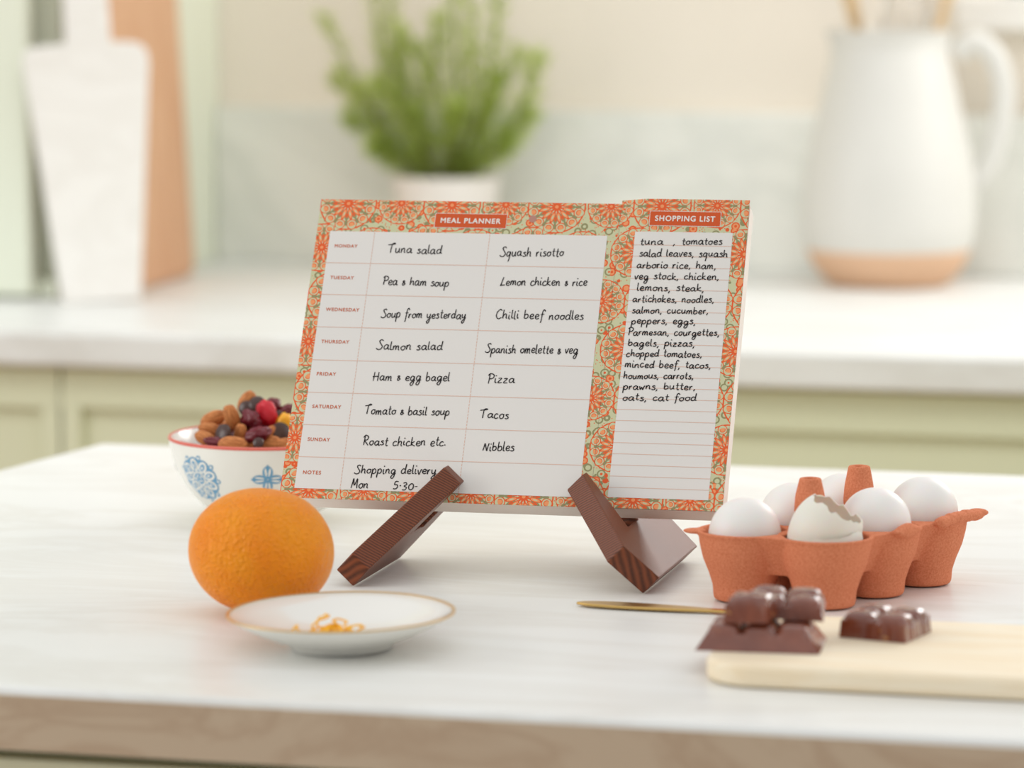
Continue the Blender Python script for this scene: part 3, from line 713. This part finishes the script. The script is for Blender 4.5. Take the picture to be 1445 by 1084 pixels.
strand((zb[0]-.0245, zb[1]-.003, zb[2]), .0024, 9, lambda t: .0008+.0055*math.sin(t*3.1), .0006, 4, 'zest_strand', 'lone zest curl lying apart, left of the heap on the plate', 'zest curls')

# ------------------------------------------------------------------ bowl of nuts and fruit
BC = Vector((-.8043, 2.4991, TZ))
root = empty('painted_bowl', BC, label='cream china bowl with blue flowers and red rim behind the orange', cat='bowl')
prof = catmull([(.033, .0006), (.0345, .004), (.046, .012), (.057, .0235), (.0645, .037), (.0688, .05), (.0705, .0605)], 5)
def r_at(z):
    for (r0, z0), (r1, z1) in zip(prof, prof[1:]):
        if z0 <= z <= z1: return r0+(r1-r0)*(z-z0)/max(1e-9, z1-z0)
    return prof[-1][0]
inn = [(.0695, .0614), (.0678, .06), (.066, .05), (.0615, .037), (.054, .024), (.043, .014), (.03, .009), (0, .008)]
b = MB(); b.lathe([(0, .003), (.03, .003), (.031, .0006)]+prof+inn, 72); bo = b.build('bowl_body', 'bowl', root, angle=50)
b = MB(); b.lathe([(.0704, .0596), (.0709, .0598), (.0708, .0612), (.0696, .0619), (.0686, .0612)], 72, close=True); tag(b.build('rim_line', 'red_line', root), 'coral red painted rim line')
def on_bowl(a0, z0, pts, off, rot=0):
    c, s = math.cos(rot), math.sin(rot); vs = []
    for x, y in pts:
        x, y = x*c-y*s, x*s+y*c
        z = max(.002, z0+y*.93); r = r_at(z)+off; a = a0+x/r_at(z0); vs.append((r*math.cos(a), r*math.sin(a), z))
    return vs
def lay(bm, a0, z0, pts, off, rot=0, c=None):
    c = c or (sum(p[0] for p in pts)/len(pts), sum(p[1] for p in pts)/len(pts)); n = len(pts)
    rings = [[(c[0]+(p[0]-c[0])*f, c[1]+(p[1]-c[1])*f) for p in pts] for f in (.33, .66, 1)]
    vs = on_bowl(a0, z0, [c], off, rot)+[q for r in rings for q in on_bowl(a0, z0, r, off, rot)]
    fs = [(0, 1+i, 1+(i+1) % n) for i in range(n)]
    for k in range(2): fs += [(1+k*n+i, 1+(k+1)*n+i, 1+(k+1)*n+(i+1) % n, 1+k*n+(i+1) % n) for i in range(n)]
    bm.add(vs, fs)
def ell(cx, cy, rx, ry, a, n=20):
    return [(cx+rx*math.cos(t)*math.cos(a)-ry*math.sin(t)*math.sin(a), cy+rx*math.cos(t)*math.sin(a)+ry*math.sin(t)*math.cos(a)) for t in [6.283*i/n for i in range(n)]]
def big_flower(a0, z0, par, rot=0):
    B, Wt, C, D = MB(), MB(), MB(), MB(); k_ = 1.18
    e = lambda r, a, rx, ry, ta, n=20: ell(k_*r*math.cos(a), k_*r*math.sin(a), k_*rx, k_*ry, ta, n)
    lay(B, a0, z0, [(k_*.0155*(.84+.1*abs(math.cos(4.5*t)))*math.cos(t), k_*.0155*(.84+.1*abs(math.cos(4.5*t)))*math.sin(t)) for t in [6.283*i/90 for i in range(90)]], .00012, rot)
    for k in range(9):
        t = 6.2832*k/9; h = 3.1416/9
        lay(B, a0, z0, e(.0146, t+h, .0016, .0016, 0, 12), .00013, rot)
        lay(Wt, a0, z0, e(.0094, t, .0042, .0030, t), .00026, rot)
        lay(Wt, a0, z0, e(.0143, t+h, .0009, .0009, 0, 8), .00026, rot)
        lay(C, a0, z0, e(.0092, t, .0028, .0016, t), .00040, rot)
        lay(D, a0, z0, e(.0090, t, .0014, .0006, t, 10), .00052, rot)
    lay(Wt, a0, z0, e(0, 0, .0050, .0050, 0), .00026, rot); lay(C, a0, z0, e(0, 0, .0038, .0038, 0), .00040, rot)
    for k in range(5):
        t = 1.2566*k+.3; lay(D, a0, z0, e(.0021, t, .0010, .0007, t, 10), .00052, rot)
    f = B.build('flower_motif', 'blue', par); Wt.build('petal_ground', 'bowl', f); C.build('petals', 'blue', f); D.build('petal_marks', 'bowl', f)
def small_flower(a0, z0, par):
    B, Wt = MB(), MB()
    for k in range(4):
        t = math.pi/2*k
        lay(B, a0, z0, ell(.0056*math.cos(t), .0056*math.sin(t), .0052, .0036, t), .00012+.00002*k)
        lay(B, a0, z0, ell(.0102*math.cos(t), .0102*math.sin(t), .0016, .0008, t, 8), .00021)
        for q in (-1, 1): lay(Wt, a0, z0, ell(.0058*math.cos(t)-q*.0013*math.sin(t), .0058*math.sin(t)+q*.0013*math.cos(t), .0034, .0007, t+q*.12, 12), .00024)
    f = B.build('small_flower_motif', 'blue', par); Wt.build('petal_ground', 'bowl', f)
big_flower(rad(-72-48), .0365, bo, .3); small_flower(rad(-72), .0385, bo); big_flower(rad(-72+48), .0365, bo, .1)
small_flower(rad(-72+96), .0385, bo); big_flower(rad(-72+144), .0365, bo); small_flower(rad(-72-96), .0385, bo); big_flower(rad(-72-144), .0365, bo)

def mixed(px, py, pz): return BC+Vector((px, py, pz))
# a mound of small crumbled fruit carries the pieces that show
b = MB()
def mound(s, t):
    r = .058*t; a = 6.283*s; h = .047+.031*max(0, math.cos(min(1, t*1.05)*1.5708))**1.3
    n = noise.noise(Vector((r*math.cos(a)*160, r*math.sin(a)*160, 3)))*.0035
    return Vector((r*math.cos(a), r*math.sin(a), h+n))
b.grid(mound, 48, 20); o = b.build('dried_fruit_crumbs', 'cranberry'); o.location = BC
tag(o, 'mound of dark dried fruit crumbs under the nuts in the painted bowl', 'dried fruit', kind='stuff')
K = 1.965e3                                                # pixels per metre at the bowl, used once to lay out the heap
def heap(x, y, d):                                         # place in the heap: x right, y up from the rim's middle, d towards the viewer
    q = (x-378)/K; return q*.952+d*.306, q*.306-d*.952, .0628+(611.5-y)/K+d*.138
def almond(x, y, d, L, rot, label):
    w = L*.56
    m = MB(); m.ball((0, 0, 0), (w/2, w*.36, L/2), 20, 14, fn=lambda q: 1-.16*max(0, q.z)**1.5*(1-abs(q.x))+.03*noise.noise(q*3))
    o = m.build('almond', 'almond'); move(o, mixed(*heap(x, y, d)), rot); tag(o, label, 'nut', 'almonds in the bowl')
def button(x, y, d, r, rot, label):
    m = MB(); m.lathe([(0, -r*.36), (r*.6, -r*.34), (r*.92, -r*.2), (r, 0), (r*.9, r*.22), (r*.6, r*.36), (0, r*.42)], 24)
    o = m.build('chocolate_button', 'dark'); move(o, mixed(*heap(x, y, d)), rot); tag(o, label, 'chocolate', 'dark chocolate buttons in the bowl')
def fruit(x, y, d, r, rot, label, name='dried_cranberry', m='cranberry', seed=0, amp=.3):
    q = MB(); q.ball((0, 0, 0), r, 24, 16, fn=lambda v: 1+amp*noise.noise(v*1.9+Vector((seed, 0, 0)))+amp*.35*noise.noise(v*5+Vector((seed, 3, 0))))
    o = q.build(name, m); move(o, mixed(*heap(x, y, d)), rot); tag(o, label, 'dried fruit', 'dried fruit in the bowl')
R_ = rad
almond(329, 588, .030, .0205, (R_(15), R_(-14), 0), 'large upright almond at the front left of the heap')
almond(304, 591, .018, .0205, (0, R_(68), R_(20)), 'almond lying slanted at the left edge of the heap, above the others')
almond(299, 606, .024, .018, (0, R_(100), R_(10)), 'almond low on the left, under the slanted one')
almond(293, 619, .033, .0185, (0, R_(108), R_(-10)), 'almond lying lowest at the left inside the bowl rim')
almond(350, 566, .008, .019, (0, R_(38), 0), 'almond leaning right at the back of the heap top')
almond(341, 612, .036, .017, (R_(10), R_(12), 0), 'upright almond beside the dark button at the heap front')
almond(332, 628.5, .052, .023, (0, R_(94), R_(4)), 'long almond lying along the front rim')
almond(384, 611, .037, .0165, (0, R_(70), R_(30)), 'almond tucked below the bright red fruit')
almond(383, 626, .046, .019, (0, R_(84), R_(-10)), 'almond lying along the rim right of the small dark button')
almond(402, 628, .05, .0165, (0, R_(80), R_(0)), 'almond at the rim close to the planner edge')
almond(322, 604, .022, .017, (0, R_(60), 0), 'almond half hidden behind the upright almond')
almond(358, 606, .022, .018, (0, R_(20), 0), 'almond half hidden behind the cranberries')
almond(352, 625, .042, .016, (0, R_(80), R_(20)), 'small almond piece behind the little button at the rim')
almond(366, 578, .0, .019, (0, R_(60), R_(40)), 'almond buried behind the topmost button')
almond(420, 612, .03, .019, (0, R_(60), R_(40)), 'almond on the side of the heap behind the planner')
button(364.5, 571, .02, .0062, (R_(62), R_(10), 0), 'topmost round dark chocolate button on the heap')
button(349, 577, .018, .0058, (R_(60), R_(-64), R_(20)), 'dark chocolate button on edge just left of the topmost one')
button(317, 612, .041, .0072, (R_(66), R_(-30), R_(-18)), 'large dark chocolate button propped at the front left')
button(397, 611, .036, .0075, (R_(66), R_(46), R_(20)), 'dark chocolate button at the right near the planner edge')
button(366, 625.5, .056, .004, (R_(70), 0, 0), 'smallest dark chocolate button at the front rim')
button(394, 590, .02, .0052, (R_(60), R_(50), 0), 'dark chocolate button behind the yellow fruit')
fruit(357, 592, .032, (.0085, .006, .0055), (0, R_(35), 0), 'dark red dried cranberry in the middle of the heap', seed=1)
fruit(365, 614, .046, (.0095, .006, .0052), (0, R_(-18), 0), 'wrinkled dark red cranberry just above the front rim', seed=4)
fruit(378, 585, .026, (.0072, .006, .0104), (0, R_(-14), 0), 'bright red piece of dried fruit near the heap top', 'dried_red_fruit', 'cherry', 7, .22)
fruit(404, 582, .006, (.0085, .006, .0048), (0, R_(-30), 0), 'dark red dried cranberry at the back by the planner edge', seed=9)
fruit(402, 599, .03, (.0058, .005, .0078), (0, R_(10), 0), 'bright yellow candied fruit piece by the planner edge', 'candied_fruit', 'yellow', 12, .2)
fruit(307, 624, .044, (.0095, .005, .0035), (0, R_(8), 0), 'dark red dried cranberry lying low left by the rim', seed=15)
fruit(340, 600, .024, (.007, .006, .005), (0, 0, 0), 'dark red dried cranberry behind the upright almond', seed=18)
fruit(386, 572, .004, (.006, .005, .005), (0, 0, 0), 'dark red dried cranberry behind the bright red fruit', seed=21)

# ------------------------------------------------------------------ eggs in a pulp carton
CB = Vector((-.3605, 2.2549, TZ)); CU = Vector((math.cos(rad(63.5)), math.sin(rad(63.5)), 0))*.0535; CV = Vector((math.cos(rad(169.5)), math.sin(rad(169.5)), 0))*.0538
root = empty('egg_carton', CB, label='open terracotta pulp egg carton with six cells right of the planner', cat='egg carton')
b = MB()
cup = [(0, .0012), (.0165, .0008), (.0190, .0012), (.0196, .004), (.0200, .010), (.0225, .018), (.0262, .027), (.0284, .036), (.0293, .0432), (.0305, .0440), (.0305, .0452), (.0278, .0455)]
cupi = [(.0268, .042), (.0258, .035), (.0236, .027), (.0198, .0175), (.0175, .010), (.017, .004), (0, .0034)]
cells = {}
for i in range(3):
    for j in range(2):
        c = CU*i+CV*j; cells[i, j] = c
        b.lathe(cup+cupi, 40, Matrix.Translation(c))
for i in range(3):                                        # saddles between neighbours
    for j in range(2):
        for o2 in ((1, 0), (0, 1)):
            if (i+o2[0], j+o2[1]) in cells:
                p, q = cells[i, j], cells[i+o2[0], j+o2[1]]; md = (p+q)/2; dr = (q-p).normalized(); pr = Vector((-dr.y, dr.x, 0))
                T = Matrix((dr, pr, Vector((0, 0, 1)))).transposed().to_4x4(); T.translation = md
                b.box(-.0018, .0018, -.0105, .0105, .02, .037, T)
                h2 = (q-p).length/2
                for sg in (-1, 1):                        # the wall runs on smoothly over the crease between two cups
                    vs = []
                    for zz, R0, yo in ((.019, .0225, .0115), (.027, .0262, .0150), (.036, .0284, .0195), (.0425, .0293, .0238), (.0452, .0298, .0256)):
                        wo = h2-math.sqrt(max(0, R0*R0-yo*yo))+.0012
                        for a1, b1 in ((-.002, .010), (.002, .010), (wo, yo), (-wo, yo)): vs.append(md+dr*a1+pr*sg*b1+Vector((0, 0, zz)))
                    fs = [(0, 1, 2, 3), (19, 18, 17, 16)]+[(4*k+m_, 4*k+(m_+1) % 4, 4*k+4+(m_+1) % 4, 4*k+4+m_) for k in range(4) for m_ in range(4)]
                    b.add(vs, fs)
for i in range(2):                                        # the two hollow posts
    c = (cells[i, 0]+cells[i+1, 1])/2
    hh = .0765 if i == 0 else .0785
    b.lathe([(.0078, .02), (.0080, .043), (.0102, .056), (.0094, .066), (.0076, hh-.003), (.0070, hh), (.0050, hh+.0006), (.0038, hh-.002), (.0060, .062), (.0058, .045), (.0056, .02)], 24, Matrix.Translation(c), close=True)
g = random.Random(3)
def lump(p, r, n):
    for k in range(n):
        q = p+Vector((g.uniform(-1, 1)*r, g.uniform(-1, 1)*r, g.uniform(-.3, .6)*r*.7)); b.ball(q, [r*g.uniform(.35, .6)]*3, 10, 8)
nv = Vector((-CU.y, CU.x, 0)).normalized()*-1
for k in range(9):
    p = cells[1, 0]+nv*.0280+CU*(-.26+.045*k)+Vector((0, 0, .0448)); b.ball(p, (.0045, .0045, .002+.0032*math.sin(k/8*3.14)), 10, 8)
for k in range(13):
    p = cells[2, 0]+nv*.0282+CU*(-.38+.065*k)+Vector((0, 0, .0452+.0015*math.sin(k/12*3.14))); b.ball(p, (.0045+.001*g.random(), .0045, .003+.0015*g.random()), 10, 8)
b.ball(cells[2, 0]+nv*.0255+CU*.46+Vector((.001, 0, .0465)), (.0075, .006, .0026), 12, 8)
b.ball(cells[0, 1]+CV*.56+Vector((-.002, -.008, .0435)), (.008, .006, .0018), 12, 8)
o = b.build('tray', 'pulp', root, weld=False)
rm = o.modifiers.new('fuse', 'REMESH'); rm.mode = 'VOXEL'; rm.voxel_size = .00085; rm.use_smooth_shade = True
sm = o.modifiers.new('soft', 'SMOOTH'); sm.iterations = 9; sm.factor = .5
def egg_r(t): return math.sin(math.pi*t)*(1-.12*math.cos(math.pi*t))
def egg(i, j, top, r, tilt, label):
    h = .0575; m = MB(); n = 28
    m.lathe([(max(0, r*egg_r(k/n))/1.01, h/2*math.cos(math.pi*(1-k/n))) for k in range(n+1)][::1], 36)
    o = m.build('egg', 'egg', angle=80); c = CB+cells[i, j]; o.location = (c.x, c.y, TZ+top-h/2); o.rotation_euler = tilt
    tag(o, label, 'egg', 'whole white eggs in the carton')
egg(0, 1, .0655, .0232, (rad(3), rad(2), 0), 'whole white egg in the front left cell, nearest the planner')
egg(1, 0, .0690, .0232, (rad(-2), rad(4), 0), 'whole white egg in the middle cell on the right, behind the cracked shell')
egg(2, 0, .0700, .0232, (rad(-2), rad(5), 0), 'whole white egg in the back cell on the right')
egg(1, 1, .0690, .0232, (rad(2), rad(-3), 0), 'whole white egg in the middle cell on the left, behind the shorter post')
egg(2, 1, .0690, .0232, (rad(2), rad(1), 0), 'whole white egg in the back left cell, half hidden behind the taller post')
def half_shell(name, loc, rot, cut, r, h, label, seed, jag=.05):
    m = MB(); n, q = 26, 48; rows = []
    for k in range(n+1):
        row = []
        for i in range(q):
            a = 6.283185*i/q; e = cut+jag*noise.noise(Vector((math.cos(a)*2.2, math.sin(a)*2.2, seed)))+jag*.5*noise.noise(Vector((math.cos(a)*6, math.sin(a)*6, seed+4)))
            t = e*k/n; row.append((a, t))
        rows.append(row)
    vs = []
    for sc in (1, .975):
        for row in rows:
            for a, t in row: vs.append((r*sc*egg_r(t)/1.01*math.cos(a), r*sc*egg_r(t)/1.01*math.sin(a), -h/2*sc*math.cos(math.pi*t)))
    N0 = (n+1)*q; fs = []
    for s0 in (0, N0): fs += [(s0+k*q+i, s0+k*q+(i+1) % q, s0+(k+1)*q+(i+1) % q, s0+(k+1)*q+i) for k in range(n) for i in range(q)]
    fs += [(n*q+i, n*q+(i+1) % q, N0+n*q+(i+1) % q, N0+n*q+i) for i in range(q)]
    m.add(vs, fs); o = m.build(name, 'shell', angle=60); o.location = loc; o.rotation_euler = rot
    return tag(o, label, 'eggshell', 'empty eggshell halves in the carton')
half_shell('eggshell_half', CB+Vector((.001, -.002, .0372)), (0, rad(-8), .7), .62, .0236, .0575, 'lower empty eggshell half sitting in the front right cell', 3, .04)
half_shell('eggshell_half', CB+Vector((-.0015, .0005, .0450)), (rad(-6), rad(27), rad(-12)), .735, .0224, .0575, 'upper cracked eggshell with jagged edge nested in the front right cell', 8, .06)

# ------------------------------------------------------------------ chopping board, chocolate, knife
root = empty('wooden_board', (-.39, 2.07, TZ), label='pale wooden chopping board with rounded corner at the front right', cat='chopping board')
b = MB(); b.prism(rounded(0, .36, -.077, .084, .03, 10), .0004, .0135); b.build('board', 'pale_wood', root, bevel=.0035)
BZ = TZ+.0137
def chocolate(loc, rot, nx, ny, sx, sy, hb, hd, label, seed, slope=.004, rough=0):
    Lx, Ly = nx*sx, ny*sy; N, Q = 18*nx+4, 18*ny+4
    def top(s, t):
        x, y = s*Lx, t*Ly; e = min(x, Lx-x, y, Ly-y)
        fx, fy = (x/sx) % 1-.5, (y/sy) % 1-.5
        d = max(0, 1-(abs(fx)*2.03)**3.6-(abs(fy)*2.03)**3.6)
        h = hb+hd*math.sqrt(d)
        return Vector((x-Lx/2, y-Ly/2, h+rough*noise.noise(Vector((x*180, y*180, seed)))))
    m = MB(); m.grid(top, N, Q); w = N+1
    idx = [i for i in range(N)]+[j*w+N for j in range(Q)]+[Q*w+N-i for i in range(N)]+[(Q-j)*w for j in range(Q)]
    base = len(m.v)
    for k, layer in enumerate((.55, .0)):
        for i in idx:
            p = Vector(m.v[i]); out = slope*(1-layer)
            nx_ = (-1 if p.x < -Lx/2+1e-6 else 1 if p.x > Lx/2-1e-6 else 0); ny_ = (-1 if p.y < -Ly/2+1e-6 else 1 if p.y > Ly/2-1e-6 else 0)
            jt = rough*2*noise.noise(Vector((p.x*260, p.y*260, layer*3+seed))) if layer else 0
            m.v.append((p.x+nx_*(out+jt), p.y+ny_*(out+jt), p.z*layer))
    n = len(idx)
    for i in range(n):
        j = (i+1) % n
        m.f.append((idx[i], base+i, base+j, idx[j])); m.f.append((base+i, base+n+i, base+n+j, base+j))
    m.f.append(tuple(base+n+i for i in range(n)))
    o = m.build('chocolate_piece', 'choc', angle=50); o.location = loc; o.rotation_euler = rot
    return tag(o, label, 'chocolate', 'milk chocolate pieces on the board')
chocolate((-.3646, 2.0535, BZ), (0, 0, rad(4)), 3, 2, .0195, .0185, .0092, .0052, 'largest chocolate piece, lowest of the stack at the board corner', 1, .0062)
chocolate((-.3690, 2.0470, BZ+.0162), (rad(4), rad(-4), rad(-8)), 1, 1, .024, .022, .0105, .0045, 'broken chocolate chunk with nuts on top of the stack front', 5, .0012, .0012)
chocolate((-.3535, 2.0720, BZ+.0162), (rad(5), rad(2), rad(8)), 2, 2, .0205, .0160, .0072, .0050, 'chocolate piece lying across the back of the stack', 9, .0015, .0008)
chocolate((-.3000, 2.1010, BZ), (0, 0, rad(-14)), 2, 2, .0198, .0195, .0100, .0050, 'separate chocolate piece of four segments right of the stack', 12, .0008, .0006)
root = empty('butter_knife', (-.5114, 2.2168, TZ), label='thin gold butter knife lying between the easel and the carton', cat='knife')
root.rotation_euler = (0, 0, rad(-2.6))
up = catmull([(0, 0), (.004, .005), (.02, .0085), (.045, .0085), (.07, .006), (.088, .0035), (.105, .0032)], 5); lo = catmull([(.105, -.0032), (.088, -.0035), (.06, -.0055), (.03, -.0065), (.01, -.0045), (0, 0)], 5)
b = MB(); b.prism(up+lo[:-1], .0012, .0030); b.build('blade', 'gold', root, bevel=.0006, seg=2)
b = MB(); b.tube([(.102, 0, .0032), (.12, 0, .0032), (.14, 0, .0034), (.158, 0, .0036)], [.0031, .0033, .0036, .0035], 12, .85); b.build('handle', 'gold', root)
